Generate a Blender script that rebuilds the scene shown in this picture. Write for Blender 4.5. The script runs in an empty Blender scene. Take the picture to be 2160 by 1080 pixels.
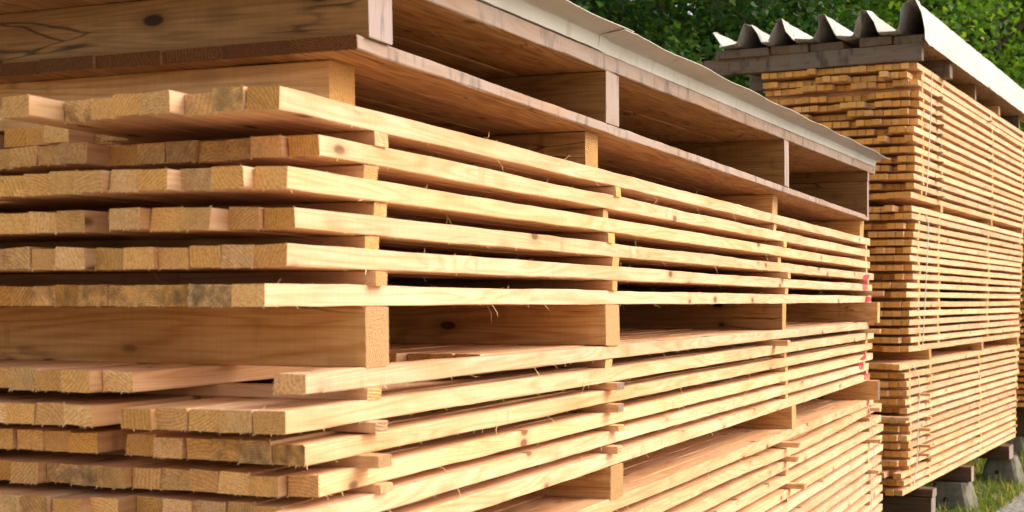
import bpy, math, random
import numpy as np
from mathutils import Vector, Matrix

R = random.Random(11)
sc = bpy.context.scene
col = sc.collection
rad = math.radians

# ------------------------------------------------------------------ frames
F = 3000.0; CX = 1080.0; HY = 634.0       # the lens, in photo pixels
TH = rad(22.70)                            # the near stack runs this far right of the view axis
ZC = 1.38                                  # eye height
FWD = Vector((math.cos(TH), math.sin(TH), 0)); RGT = Vector((math.sin(TH), -math.cos(TH), 0))
Y0 = 0.982                                 # long face of the near stack
THF = rad(28.3)
UF = FWD * math.cos(THF) + RGT * math.sin(THF)
VF = FWD * math.sin(THF) - RGT * math.cos(THF)
AF = math.atan2(UF.y, UF.x)
CF = FWD * 7.65 + RGT * 2.175              # corner of the far stack, on plan

def near_x(px, Y=Y0):
    return Y / math.tan(TH + math.atan2(CX - px, F))
def near_p(px, py, Y=Y0):
    x = near_x(px, Y)
    d = x * FWD.x + Y * FWD.y
    return Vector((x, Y, ZC + (HY - py) * d / F))
def far_s(px, v=0.0):
    k = (px - CX) / F
    b = CF + VF * v
    D0 = b.dot(FWD); R0 = b.dot(RGT)
    return (D0 * k - R0) / (math.sin(THF) - math.cos(THF) * k)
def far_p(px, py, v=0.0):
    s = far_s(px, v)
    b = CF + VF * v + UF * s
    return Vector((b.x, b.y, ZC + (HY - py) * b.dot(FWD) / F))
def far_w(s, v, z):
    b = CF + VF * v + UF * s
    return Vector((b.x, b.y, z))

ORD = ['front', 'second', 'third', 'fourth', 'fifth', 'sixth', 'seventh', 'eighth', 'ninth', 'tenth', 'eleventh',
       'twelfth', 'thirteenth', 'fourteenth', 'fifteenth', 'sixteenth', 'seventeenth', 'eighteenth', 'nineteenth', 'twentieth', 'twenty-first']
LAY = ['top'] + ORD[1:]

# ------------------------------------------------------------------ materials
class G:
    def __init__(s, name):
        s.m = bpy.data.materials.new(name); s.m.use_nodes = True
        s.t = s.m.node_tree; s.t.nodes.clear()
        s.out = s.t.nodes.new('ShaderNodeOutputMaterial')
        s.b = s.t.nodes.new('ShaderNodeBsdfPrincipled')
        s.t.links.new(s.b.outputs[0], s.out.inputs[0])
    def n(s, typ, **kw):
        o = s.t.nodes.new('ShaderNode' + typ)
        for k, v in kw.items(): setattr(o, k, v)
        return o
    def set(s, sock, v):
        if hasattr(v, 'node'): s.t.links.new(v, sock)
        else: sock.default_value = v
    def math(s, op, a, b=0.0, c=None, clamp=False):
        o = s.n('Math', operation=op, use_clamp=clamp)
        s.set(o.inputs[0], a); s.set(o.inputs[1], b)
        if c is not None: s.set(o.inputs[2], c)
        return o.outputs[0]
    def vmul(s, v, xyz):
        o = s.n('VectorMath', operation='MULTIPLY'); s.set(o.inputs[0], v); o.inputs[1].default_value = xyz; return o.outputs[0]
    def vadd(s, a, b):
        o = s.n('VectorMath', operation='ADD'); s.set(o.inputs[0], a); s.set(o.inputs[1], b); return o.outputs[0]
    def noise(s, v, scale=1.0, detail=3.0, rough=0.55, dist=0.0):
        o = s.n('TexNoise'); s.set(o.inputs['Vector'], v); o.inputs['Scale'].default_value = scale
        o.inputs['Detail'].default_value = detail; o.inputs['Roughness'].default_value = rough; o.inputs['Distortion'].default_value = dist
        return o.outputs[0]
    def ramp(s, f, a, b):
        o = s.n('MapRange'); o.clamp = True; s.set(o.inputs[0], f); o.inputs[1].default_value = a; o.inputs[2].default_value = b
        return o.outputs[0]
    def mix(s, f, a, b, mode='MIX'):
        o = s.n('Mix', data_type='RGBA', blend_type=mode)
        s.set(o.inputs[0], f)
        s.set(o.inputs[6], (*a, 1) if isinstance(a, tuple) and len(a) == 3 else a)
        s.set(o.inputs[7], (*b, 1) if isinstance(b, tuple) and len(b) == 3 else b)
        return o.outputs[2]
    def obj(s): return s.n('TexCoord').outputs['Object']
    def rnd(s, island):
        return s.n('NewGeometry').outputs['Random Per Island'] if island else s.n('ObjectInfo').outputs['Random']
    def wn(s, f, k):
        o = s.n('TexWhiteNoise', noise_dimensions='1D'); s.set(o.inputs['W'], s.math('MULTIPLY_ADD', f, 77.7, k)); return o.outputs['Value']
    def comb(s, x, y, z):
        o = s.n('CombineXYZ')
        for i, q in enumerate((x, y, z)): s.set(o.inputs[i], q)
        return o.outputs[0]
    def sep(s, v):
        o = s.n('SeparateXYZ'); s.set(o.inputs[0], v); return o.outputs
    def bump(s, h, st, d):
        o = s.n('Bump'); o.inputs['Strength'].default_value = st; o.inputs['Distance'].default_value = d
        s.set(o.inputs['Height'], h); s.t.links.new(o.outputs[0], s.b.inputs['Normal'])
    def fin(s, c, rough=0.7, spec=0.25):
        s.set(s.b.inputs['Base Color'], (*c, 1) if isinstance(c, tuple) and len(c) == 3 else c)
        s.set(s.b.inputs['Roughness'], rough); s.b.inputs['Specular IOR Level'].default_value = spec
        return s.m

def wood_side(name, light, dark, knot, island=False, knots=1.0, streak=0.5, grey=None, contrast=1.0, tone=0.22, vec=(1, 1, 1), farc=None, saw=0.12, cracks=0.0):
    g = G(name); r = g.rnd(island)
    p = g.vadd(g.vmul(g.obj(), vec), g.comb(g.math('MULTIPLY', g.wn(r, 1), 40.0), g.math('MULTIPLY', g.wn(r, 2), 40.0), g.math('MULTIPLY', g.wn(r, 3), 40.0)))
    low = g.noise(g.vmul(p, (0.9, 13, 13)), 1.0, 2.0, 0.5, 0.4)
    band = g.math('POWER', g.math('MULTIPLY_ADD', g.math('SINE', g.math('MULTIPLY', low, 105.0)), 0.5, 0.5), 2.2)
    fib = g.noise(g.vmul(p, (5, 130, 130)), 1.0, 6.0, 0.72)
    blot = g.noise(g.vmul(p, (3.0, 18, 18)), 1.0, 3.0)
    f = g.math('ADD', g.math('MULTIPLY', band, 0.42 * contrast), g.math('MULTIPLY', g.ramp(fib, 0.34, 0.66), streak))
    c = g.mix(f, light, dark)
    c = g.mix(g.ramp(blot, 0.42, 0.72), c, g.mix(1.0, c, (0.86, 0.74, 0.60), 'MULTIPLY'))
    bars_ = g.ramp(g.noise(g.vmul(p, (17, 5, 5)), 1.0, 2.0, 0.5), 0.66, 0.74)
    c = g.mix(g.math('MULTIPLY', bars_, 0.5), c, tuple(0.8 * a for a in dark))
    if knots:
        vo = g.n('TexVoronoi'); g.set(vo.inputs['Vector'], g.vmul(p, (7, 15, 15))); vo.inputs['Scale'].default_value = 1.0
        warp = g.math('ADD', vo.outputs['Distance'], g.math('MULTIPLY', g.math('SUBTRACT', blot, 0.5), 0.12))
        core = g.ramp(warp, 0.15, 0.09); halo = g.ramp(warp, 0.34, 0.10)
        gate = g.ramp(g.noise(g.vmul(p, (2.4, 6, 6)), 1.0, 1.0), 0.42, 0.48)
        c = g.mix(g.math('MULTIPLY', g.math('MULTIPLY', halo, gate), 0.5 * knots), c, tuple(0.55 * a + 0.45 * b for a, b in zip(dark, knot)))
        c = g.mix(g.math('MULTIPLY', g.math('MULTIPLY', core, gate), 0.85 * knots), c, knot)
    saws = g.noise(g.vmul(p, (210, 7, 7)), 1.0, 3.0, 0.6)
    sv = g.math('MULTIPLY_ADD', g.ramp(saws, 0.35, 0.65), 0.07, 0.95); c = g.mix(1.0, c, g.comb(sv, sv, sv), 'MULTIPLY')
    if cracks:
        ve = g.n('TexVoronoi', feature='DISTANCE_TO_EDGE'); g.set(ve.inputs['Vector'], g.vadd(g.vmul(p, (1.6, 22, 22)), g.vmul(g.comb(blot, blot, blot), (.5, .5, .5)))); ve.inputs['Scale'].default_value = 1.0
        ck = g.math('MULTIPLY', g.ramp(ve.outputs['Distance'], 0.022, 0.006), g.ramp(g.noise(g.vmul(p, (3, 8, 8)), 1.0, 2.0), 0.50, 0.58))
        c = g.mix(g.math('MULTIPLY', ck, cracks), c, knot)
    if grey:
        gn = g.noise(g.vmul(p, (2.2, 9, 9)), 1.0, 4.0)
        c = g.mix(g.math('MULTIPLY', g.ramp(gn, 0.34, 0.56), 0.8), c, grey)
        dn = g.noise(g.vmul(p, (26, 60, 9)), 1.0, 3.0)
        c = g.mix(g.math('MULTIPLY', g.ramp(dn, 0.54, 0.70), 0.75), c, tuple(x * 0.35 for x in grey))
    v = g.math('MULTIPLY_ADD', g.wn(r, 4), tone, 1.0 - tone * 0.6)
    c = g.mix(1.0, c, g.comb(v, g.math('MULTIPLY', v, g.math('MULTIPLY_ADD', g.wn(r, 6), 0.05, 0.95)), g.math('MULTIPLY', v, g.math('MULTIPLY_ADD', g.wn(r, 6), 0.2, 0.86))), 'MULTIPLY')
    if farc:
        cs = g.n('SeparateColor'); g.set(cs.inputs[0], g.n('ObjectInfo').outputs['Color'])
        c = g.mix(cs.outputs[0], c, g.mix(1.0, c, farc, 'MULTIPLY'))
    g.bump(g.math('ADD', g.math('MULTIPLY', fib, 1.0), g.math('MULTIPLY', saws, saw * 5)), 0.35, 0.0012)
    return g.fin(c, 0.75, 0.2)

def wood_end(name, a, b, stain, island=False, farc=None, pale=None):
    g = G(name); r = g.rnd(island); p = g.obj()
    if island:
        p = g.vadd(p, g.comb(g.wn(r, 11), g.wn(r, 12), g.wn(r, 13)))
    q = g.sep(p)
    oy = g.math('MULTIPLY_ADD', g.wn(r, 21), 0.16, -0.08); oz = g.math('MULTIPLY_ADD', g.wn(r, 22), 0.16, -0.08)
    wob = g.noise(g.vmul(p, (40, 40, 40)), 1.0, 2.0)
    dy = g.math('ADD', q[1], oy); dz = g.math('ADD', q[2], oz)
    d = g.math('SQRT', g.math('ADD', g.math('MULTIPLY', dy, dy), g.math('MULTIPLY', dz, dz)))
    fr = g.math('MULTIPLY_ADD', g.wn(r, 23), 900.0, 900.0)
    ring = g.math('MULTIPLY_ADD', g.math('SINE', g.math('ADD', g.math('MULTIPLY', d, fr), g.math('MULTIPLY', wob, 9.0))), 0.5, 0.5)
    p2 = g.vadd(p, g.comb(g.math('MULTIPLY', g.wn(r, 24), 9.0), g.math('MULTIPLY', g.wn(r, 25), 9.0), 0.0))
    sp = g.noise(g.vmul(p2, (260, 260, 260)), 1.0, 4.0, 0.75)
    pore = g.noise(g.vmul(p2, (300, 210, 210)), 1.0, 3.0, 0.65)
    c = g.mix(g.math('ADD', g.math('MULTIPLY', ring, 0.35), g.math('MULTIPLY', g.ramp(sp, 0.38, 0.62), 0.5)), a, b)
    c = g.mix(g.math('MULTIPLY', g.ramp(pore, 0.56, 0.68), 0.35), c, tuple(x * 0.35 for x in b))
    if pale:
        cl = g.n('TexVoronoi'); g.set(cl.inputs['Vector'], g.vadd(g.vmul(p2, (320, 320, 320)), g.vmul(g.comb(sp, sp, sp), (1.2, 1.2, 1.2)))); cl.inputs['Scale'].default_value = 1.0
        cc = g.n('SeparateColor'); g.set(cc.inputs[0], cl.outputs['Color'])
        c = g.mix(g.math('MULTIPLY', g.ramp(g.wn(r, 29), 0.25, 0.6), g.ramp(cc.outputs[0], 0.15, 0.9)), c, pale)
        c = g.mix(g.math('MULTIPLY', g.ramp(cl.outputs['Distance'], 0.45, 0.8), 0.25), c, tuple(x * 0.4 for x in b))
    c = g.mix(g.math('MULTIPLY', ring, g.math('MULTIPLY_ADD', g.wn(r, 30), .4, .1)), c, g.mix(1.0, c, (0.72, 0.54, 0.36), 'MULTIPLY'))
    v = g.math('MULTIPLY_ADD', g.wn(r, 26), 0.36, 0.80)
    c = g.mix(1.0, c, g.comb(v, g.math('MULTIPLY', v, g.math('MULTIPLY_ADD', g.wn(r, 28), 0.09, 0.90)), g.math('MULTIPLY', v, g.math('MULTIPLY_ADD', g.wn(r, 28), 0.42, 0.66))), 'MULTIPLY')
    if not island:
        cs = g.n('SeparateColor'); g.set(cs.inputs[0], g.n('ObjectInfo').outputs['Color'])
        sm = g.ramp(g.noise(g.vmul(p2, (45, 45, 45)), 1.0, 4.0), 0.38, 0.62)
        c = g.mix(g.math('MULTIPLY', cs.outputs[1], g.math('MULTIPLY_ADD', sm, 0.85, 0.12)), c, stain)
        c = g.mix(g.math('MULTIPLY', cs.outputs[2], 0.85), c, g.mix(sp, (0.30, 0.26, 0.25), (0.15, 0.14, 0.15)))
        if farc: c = g.mix(cs.outputs[0], c, g.mix(1.0, c, farc, 'MULTIPLY'))
    g.bump(g.math('ADD', sp, g.math('MULTIPLY', ring, 0.3)), 1.0, 0.004)
    return g.fin(c, 0.85, 0.15)

FARS = (1.0, 0.985, 0.95); FARE = (1.0, 0.92, 0.66)  # far tints; the end tint mixes aged orange wood with painted warm shade
M = {}
PL, PD, PK = (0.785, 0.555, 0.375), (0.60, 0.35, 0.18), (0.15, 0.07, 0.028)
M['side'] = wood_side('pine_sawn_face', PL, PD, PK, farc=FARS, tone=.28)
M['end'] = wood_end('pine_end_grain', (1.0, 0.64, 0.29), (0.76, 0.42, 0.14), (0.17, 0.125, 0.07), farc=FARE, pale=(1.0, 0.715, 0.40))
tint = lambda c, f: tuple(x * y for x, y in zip(c, f))
M['beam_end'] = wood_end('bolster_end_grain', (0.72, 0.50, 0.27), (0.56, 0.345, 0.15), (0.10, 0.082, 0.05))
M['side_mass'] = wood_side('pine_sawn_face_mass', tint(PL, FARS), tint(PD, FARS), PK, island=True)
M['end_mass'] = wood_end('pine_end_grain_mass', tint((0.98, 0.625, 0.295), FARE), tint((0.66, 0.345, 0.115), FARE), (0.1, 0.08, 0.05), island=True)
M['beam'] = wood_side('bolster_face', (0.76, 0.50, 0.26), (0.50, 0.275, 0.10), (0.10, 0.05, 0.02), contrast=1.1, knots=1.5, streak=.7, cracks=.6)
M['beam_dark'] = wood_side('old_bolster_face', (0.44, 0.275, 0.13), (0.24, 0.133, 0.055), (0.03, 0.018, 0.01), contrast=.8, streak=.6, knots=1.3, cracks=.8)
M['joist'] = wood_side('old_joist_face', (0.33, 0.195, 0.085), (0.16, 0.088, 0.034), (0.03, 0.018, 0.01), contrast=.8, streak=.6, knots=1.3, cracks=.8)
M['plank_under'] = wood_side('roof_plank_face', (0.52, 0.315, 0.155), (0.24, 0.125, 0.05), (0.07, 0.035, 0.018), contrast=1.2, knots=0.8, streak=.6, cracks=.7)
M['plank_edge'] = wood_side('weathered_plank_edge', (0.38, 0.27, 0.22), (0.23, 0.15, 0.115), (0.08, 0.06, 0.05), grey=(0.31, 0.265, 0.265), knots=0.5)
M['plank_end'] = wood_end('roof_plank_end', (0.19, 0.085, 0.033), (0.095, 0.038, 0.014), (0.06, 0.04, 0.03))
M['weather'] = wood_side('grey_weathered_timber', (0.24, 0.175, 0.12), (0.085, 0.058, 0.038), (0.012, 0.009, 0.007), grey=(0.18, 0.155, 0.13), knots=1.5, streak=.7, cracks=.9)
M['weather_end'] = wood_end('grey_timber_end', (0.30, 0.26, 0.23), (0.2, 0.165, 0.14), (0.06, 0.05, 0.04))
M['sleeper'] = wood_side('brown_sleeper', (0.13, 0.082, 0.055), (0.07, 0.042, 0.027), (0.03, 0.02, 0.015))

def mk_simple(name, fn):
    g = G(name); return fn(g)
def _sheet(g):
    p = g.obj(); n = g.noise(g.vmul(p, (2.5, 9, 9)), 1, 4); n2 = g.noise(g.vmul(p, (30, 30, 5)), 1, 3)
    c = g.mix(g.ramp(n, 0.45, 0.75), (0.40, 0.405, 0.405), (0.32, 0.31, 0.29))
    c = g.mix(g.math('MULTIPLY', g.ramp(n2, 0.58, 0.72), 0.5), c, (0.24, 0.20, 0.155))
    g.bump(n, 0.3, 0.004)
    return g.fin(c, 0.45, 0.4)
M['sheet'] = mk_simple('painted_roof_sheet', _sheet)
def _conc(g):
    p = g.obj(); n = g.noise(g.vmul(p, (9, 9, 9)), 1, 6, 0.65); n2 = g.noise(g.vmul(p, (160, 160, 160)), 1, 3)
    c = g.mix(g.ramp(n, 0.35, 0.7), (0.22, 0.205, 0.165), (0.085, 0.086, 0.056))
    c = g.mix(g.math('MULTIPLY', g.ramp(n2, 0.55, 0.7), 0.4), c, (0.15, 0.14, 0.12))
    g.bump(n2, 0.5, 0.004); return g.fin(c, 0.9, 0.1)
M['concrete'] = mk_simple('rough_concrete', _conc)
def _ground(g):
    p = g.obj(); n = g.noise(p, 1.3, 8, 0.65); n2 = g.noise(p, 60, 4, 0.7)
    c = g.mix(g.ramp(n, 0.38, 0.62), (0.14, 0.105, 0.062), (0.10, 0.105, 0.04))
    c = g.mix(g.ramp(n2, 0.45, 0.75), c, (0.24, 0.20, 0.13)); g.bump(n2, 0.8, 0.02); return g.fin(c, 0.95, 0.1)
M['ground'] = mk_simple('bare_earth', _ground)
def _gravel(g):
    p = g.obj(); vo = g.n('TexVoronoi'); g.set(vo.inputs['Vector'], p); vo.inputs['Scale'].default_value = 45
    cs = g.n('SeparateColor'); g.set(cs.inputs[0], vo.outputs['Color'])
    c = g.mix(cs.outputs[0], (0.17, 0.178, 0.185), (0.33, 0.34, 0.35)); c = g.mix(g.ramp(vo.outputs['Distance'], 0.45, 0.75), c, (0.16, 0.15, 0.135))
    g.bump(g.math('MULTIPLY', vo.outputs['Distance'], -1.0), 0.8, 0.012); return g.fin(c, 0.9, 0.15)
M['gravel'] = mk_simple('grey_gravel', _gravel)
def _bounce_ground(g):  # bright warm colour for the added ground, to throw light upward
    p = g.obj(); n = g.noise(p, 1.1, 6, .65); n2 = g.noise(p, 55, 4, .7)
    c = g.mix(g.ramp(n, .35, .65), (0.46, 0.35, 0.22), (0.36, 0.29, 0.20)); c = g.mix(g.math('MULTIPLY', g.ramp(n2, .5, .75), .5), c, (0.60, 0.47, 0.29)); g.bump(n2, .6, .01); return g.fin(c, .95, .1)
M['bounce_ground'] = mk_simple('warm_bounce_ground', _bounce_ground)
def leafmat(name, c1, c2, c3, trans=0.4, hi=.86):
    g = G(name); r = g.rnd(True)
    c = g.mix(g.ramp(g.wn(r, 1), 0.0, 0.85), c1, c2); c = g.mix(g.ramp(g.wn(r, 2), hi, hi + .12), c, c3)
    g.fin(c, 0.6, 0.2)
    t = g.n('BsdfTranslucent'); g.set(t.inputs[0], g.mix(1.0, c, (1.7, 1.75, 0.7), 'MULTIPLY'))
    ms = g.n('MixShader'); ms.inputs[0].default_value = trans
    g.t.links.new(g.b.outputs[0], ms.inputs[1]); g.t.links.new(t.outputs[0], ms.inputs[2]); g.t.links.new(ms.outputs[0], g.out.inputs[0])
    return g.m
M['leaf'] = leafmat('broad_leaf', (0.03, 0.095, 0.017), (0.09, 0.195, 0.03), (0.26, 0.35, 0.05))
M['leaf_dark'] = leafmat('leaf_shaded_tone', (0.014, 0.048, 0.016), (0.036, 0.095, 0.024), (0.11, 0.19, 0.035), 0.3)  # darker leaf copy: deep shade of the wood put into the colour
M['leaf_light'] = leafmat('leaf_sunlit_tone', (0.07, 0.165, 0.022), (0.16, 0.29, 0.038), (0.34, 0.42, 0.06), 0.45)  # lighter leaf copy: sunlight on the crowns put into the colour
M['grass'] = leafmat('grass_blade', (0.075, 0.13, 0.03), (0.14, 0.19, 0.05), (0.34, 0.28, 0.13), 0.35, .74)
def _bark(g):
    p = g.obj(); n = g.noise(g.vmul(p, (14, 14, 3)), 1, 6, 0.65); c = g.mix(n, (0.035, 0.026, 0.02), (0.13, 0.10, 0.075)); g.bump(n, 0.8, 0.02); return g.fin(c, 0.9, 0.1)
M['bark'] = mk_simple('grey_bark', _bark)
M['string'] = mk_simple('white_twine', lambda g: g.fin((0.80, 0.72, 0.66), 0.6))
def _paint(g):
    n = g.noise(g.vmul(g.obj(), (90, 90, 90)), 1, 3); return g.fin(g.mix(g.ramp(n, 0.4, 0.7), (0.56, 0.004, 0.03), (0.62, 0.03, 0.06)), 0.6)
M['paint'] = mk_simple('red_crayon', _paint)
M['sliver'] = mk_simple('wood_sliver', lambda g: g.fin((0.75, 0.57, 0.33), 0.7))

# ------------------------------------------------------------------ object helpers
def link(name, verts, faces, mats, idx=None, parent=None, loc=None, rz=0.0, smooth=False):
    me = bpy.data.meshes.new(name)
    me.from_pydata([tuple(v) for v in verts], [], faces)
    for m in (mats if isinstance(mats, (list, tuple)) else [mats]): me.materials.append(m)
    if idx is not None: me.polygons.foreach_set('material_index', idx)
    if smooth: me.polygons.foreach_set('use_smooth', [True] * len(faces))
    me.update()
    o = bpy.data.objects.new(name, me); col.objects.link(o)
    if parent: o.parent = parent
    if loc is not None: o.location = loc
    o.rotation_euler = (0, 0, rz)
    return o
def tag(o, label, cat, group=None, kind=None):
    o['label'] = label; o['category'] = cat
    if group: o['group'] = group
    if kind: o['kind'] = kind
    return o
def empty(name, loc, rz=0.0):
    o = bpy.data.objects.new(name, None); col.objects.link(o); o.location = loc; o.rotation_euler = (0, 0, rz); o.empty_display_size = 0.1
    return o

def board_geo(L, W, T, seg, rng, bow=0.002, rough=0.0005, ch=0.0012, hair=0, wave=None, endsq=0.003, hairmax=0.016, uneven=0.0, endhair=0):
    """a sawn bar: x 0..L, y 0..W, z 0..T. Slots: 0 faces, 1 the two sawn ends, 2 the slivers."""
    V = []; Fc = []; I = []
    by = rng.uniform(-bow, bow); bz = rng.uniform(-bow, bow) * 0.5; ph = rng.uniform(0, 6.28); k = rng.uniform(0.6, 1.4)
    tw = rng.uniform(-bow, bow) * 0.25 / W
    ring = [(ch, 0), (W - ch, 0), (W, ch), (W, T - ch), (W - ch, T), (ch, T), (0, T - ch), (0, ch)]
    wob = [[(rng.uniform(3, 9), rng.uniform(0, 6.28), rng.uniform(.2, 1)) for _ in range(3)] for _ in range(4)]
    e0 = [rng.uniform(-endsq, endsq) * 0.4 for _ in range(3)]
    for i in range(seg + 1):
        t = i / seg; x = L * t
        dy = by * math.sin(math.pi * t * k + ph); dz = bz * math.sin(math.pi * t * 1.7 + ph)
        if wave: dz += wave(x)
        cw = [uneven * sum(a * math.sin(f_ * x + p_) for f_, p_, a in w_) for w_ in wob]
        for (y, z) in ring:
            xx = x
            q4 = (0 if z < T / 2 else 1) if y < W / 2 else (2 if z < T / 2 else 3)
            z = z + cw[q4] * (1 if z > T / 2 else .6); y = y + cw[(q4 + 1) % 4] * .6
            if i == 0: xx += e0[0] + e0[1] * (y / W - 0.5) * 2 + e0[2] * (z / T - 0.5) * 2 + rng.uniform(-rough, rough)
            V.append((xx, y + dy + rng.uniform(-rough, rough), z + dz + tw * (t - 0.5) * (y - W / 2) * 4 + rng.uniform(-rough, rough)))
    for i in range(seg):
        a = i * 8; b = a + 8
        for j in range(8):
            j2 = (j + 1) % 8
            Fc.append((a + j, a + j2, b + j2, b + j)); I.append(0)
    Fc.append(tuple(range(7, -1, -1))); I.append(1)
    n = seg * 8
    Fc.append(tuple(n + j for j in range(8))); I.append(1)
    # slivers hanging from the sawn arrises
    for h in range(hair):
        i = rng.randint(0, seg - 1); f = rng.random()
        e = rng.choice([0, 0, 0, 7, 6, 5]) if rng.random() < 0.85 else rng.choice([1, 4])
        a = V[i * 8 + e]; b = V[(i + 1) * 8 + e]
        base = Vector(a).lerp(Vector(b), f)
        up = -1 if e in (0, 7, 1) else 1
        ln = rng.uniform(0.003, 0.009) if rng.random() < 0.88 else rng.uniform(0.012, hairmax * 2.2)
        d = Vector((rng.uniform(-1, 1), -rng.uniform(0.1, 0.8), up * rng.uniform(0.2, 1.0))).normalized()
        w = rng.uniform(0.0003, 0.0007) if ln < .012 else rng.uniform(.0005, .0009); sd = Vector((w, 0, 0)); sd2 = Vector((0, w, w * 0.5))
        mid = base + d * ln * 0.55 + Vector((rng.uniform(-1, 1), rng.uniform(-1, 0.3), rng.uniform(-1, 1))) * ln * 0.12
        tip = base + d * ln + Vector((rng.uniform(-1, 1), 0, rng.uniform(-1, 1))) * ln * 0.3
        q = len(V)
        V += [base - sd, base + sd, base + sd2, mid - sd, mid + sd, mid + sd2, tip]
        for t3 in ((0, 1, 4, 3), (1, 2, 5, 4), (2, 0, 3, 5), (3, 4, 6), (4, 5, 6), (5, 3, 6)):
            Fc.append(tuple(q + x for x in t3)); I.append(2)
    for h in range(endhair):
        e = rng.choice([0, 1, 1, 0, 7, 2, 5]); a = Vector(V[e]); b = Vector(V[(e + 1) % 8]); base = a.lerp(b, rng.random())
        up = -1 if base.z < T / 2 else 1
        ln = rng.uniform(.0015, .0055); d = Vector((-rng.uniform(.1, .8), rng.uniform(-.5, .5), up * rng.uniform(.2, 1))).normalized(); w = rng.uniform(.0004, .0011)
        q = len(V); V += [base + Vector((0, -w, 0)), base + Vector((0, w, 0)), base + Vector((w, 0, 0)), base + d * ln]
        for t3 in ((0, 1, 3), (1, 2, 3), (2, 0, 3)): Fc.append(tuple(q + x for x in t3)); I.append(2)
    return V, Fc, I

def bar(name, x, y, z, L, W, T, rng, seg=30, rz=0.0, mats=None, **kw):
    V, Fc, I = board_geo(L, W, T, seg, rng, **kw)
    o = link(name, V, Fc, mats or [M['side'], M['end'], M['sliver']], I, loc=(x, y, z), rz=rz); o.color = (0, 0, 0, 1); return o

def cross_bar(name, x, y, z, W, L, T, rng, rz=0.0, mats=None, seg=8, **kw):
    """a bar lying across the stack: its length runs along +y (v), its width along x (u)."""
    V, Fc, I = board_geo(L, W, T, seg, rng, **kw)
    o = link(name, V, Fc, mats or [M['side'], M['end'], M['sliver']], I, loc=(x + W * math.cos(rz), y + W * math.sin(rz), z), rz=rz + math.pi / 2); o.color = (0, 0, 0, 1); return o

def boxes(name, items, mats, rz_vec=None):
    """many plain bars in one mesh (only for the mass of the stack nobody can count)"""
    V = []; Fc = []; I = []
    for (o, u, v, L, W, T) in items:
        q = len(V)
        for dx in (0, L):
            for (dy, dz) in ((0, 0), (W, 0), (W, T), (0, T)):
                V.append(o + u * dx + v * dy + Vector((0, 0, dz)))
        for f, m in (((0, 1, 2, 3), 1), ((7, 6, 5, 4), 1), ((0, 4, 5, 1), 0), ((1, 5, 6, 2), 0), ((2, 6, 7, 3), 0), ((3, 7, 4, 0), 0)):
            Fc.append(tuple(q + k for k in f[::-1])); I.append(m)
    return link(name, V, Fc, mats, I)

EX = Vector((1, 0, 0)); EY = Vector((0, 1, 0))
P = 0.0505; BW = 0.0495; BT = 0.0292

# ------------------------------------------------------------------ NEAR STACK
# sawn-end position of each bar, read off as where its right arris stands: (place from the corner, photo x)
ENDS = {
 1: {0: 589, 1: 513, 2: 455, 3: 359, 4: 300, 5: 253, 6: 195, 7: 64},
 2: {0: 672, 1: 594, 2: 533, 3: 480, 4: 409, 5: 350, 6: 291, 7: 181, 8: 137, 9: 78, 10: 27},
 3: {0: 605, 1: 513, 2: 450, 3: 350, 4: 295, 5: 218, 6: 163, 7: 108, 8: 53, 9: 3},
 4: {0: 622, 1: 548, 2: 442, 3: 383, 4: 295, 6: 177, 7: 121, 8: 60, 9: 11},
 5: {0: 605, 1: 533, 2: 465, 3: 398, 4: 323, 5: 265, 6: 178, 7: 125, 8: 63},
 6: {0: 560, 1: 512, 2: 461, 3: 407, 4: 348, 5: 288, 6: 223, 7: 175, 8: 125, 9: 77, 10: 27},
 7: {0: 645, 5: 277, 6: 190, 7: 135, 8: 78, 9: 30},
 8: {0: 602, 1: 528, 2: 463, 3: 396, 4: 318, 6: 195, 7: 136, 8: 72, 9: 15},
 9: {0: 643, 1: 570, 2: 510, 3: 455, 4: 386, 5: 326, 7: 206, 8: 150, 9: 90, 10: 28},
 10: {0: 673, 1: 587, 2: 525, 3: 462, 4: 402, 5: 337, 6: 263, 7: 207, 8: 155, 9: 78, 10: 30},
 11: {0: 640, 1: 596, 2: 540, 3: 475, 4: 405, 5: 347, 6: 250, 7: 166, 8: 101, 9: 45, 10: 17},
}
TOPS = {1: .2759, 2: .2245, 3: .174, 4: .123, 5: .072, 6: .0210, 7: -.0965, 8: -.1445, 9: -.190, 10: -.2375, 11: -.280, 12: -.3255}
for k in range(13, 27): TOPS[k] = -.420 - (k - 13) * 0.0462
XEND = {1: 6.50, 2: 6.52, 3: 6.49, 4: 6.63, 5: 6.57, 6: 6.56, 7: 6.45, 8: 6.60, 9: 6.55, 10: 6.57, 11: 6.47, 12: 6.46, 13: 6.60}
def bundle(k): return ('upper', k) if k <= 6 else ('middle', k - 6) if k <= 12 else ('lower', k - 12)
STAIN = {(1, 1): .6, (1, 2): .35, (1, 6): .8, (2, 2): .5, (2, 4): .35, (2, 5): .3, (3, 8): .45, (3, 2): .4,
         (6, 1): .8, (6, 2): .9, (6, 3): .85, (6, 4): .55, (6, 5): .75, (6, 6): .7, (6, 7): .6, (6, 8): .6, (6, 9): .35,
         (9, 0): .9, (9, 1): .75, (9, 2): .65, (9, 3): .2, (10, 7): .8, (10, 6): .5, (10, 8): .65, (11, 8): .6, (5, 1): .2}
near_fronts = {}
mass = []
NW = 22
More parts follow.
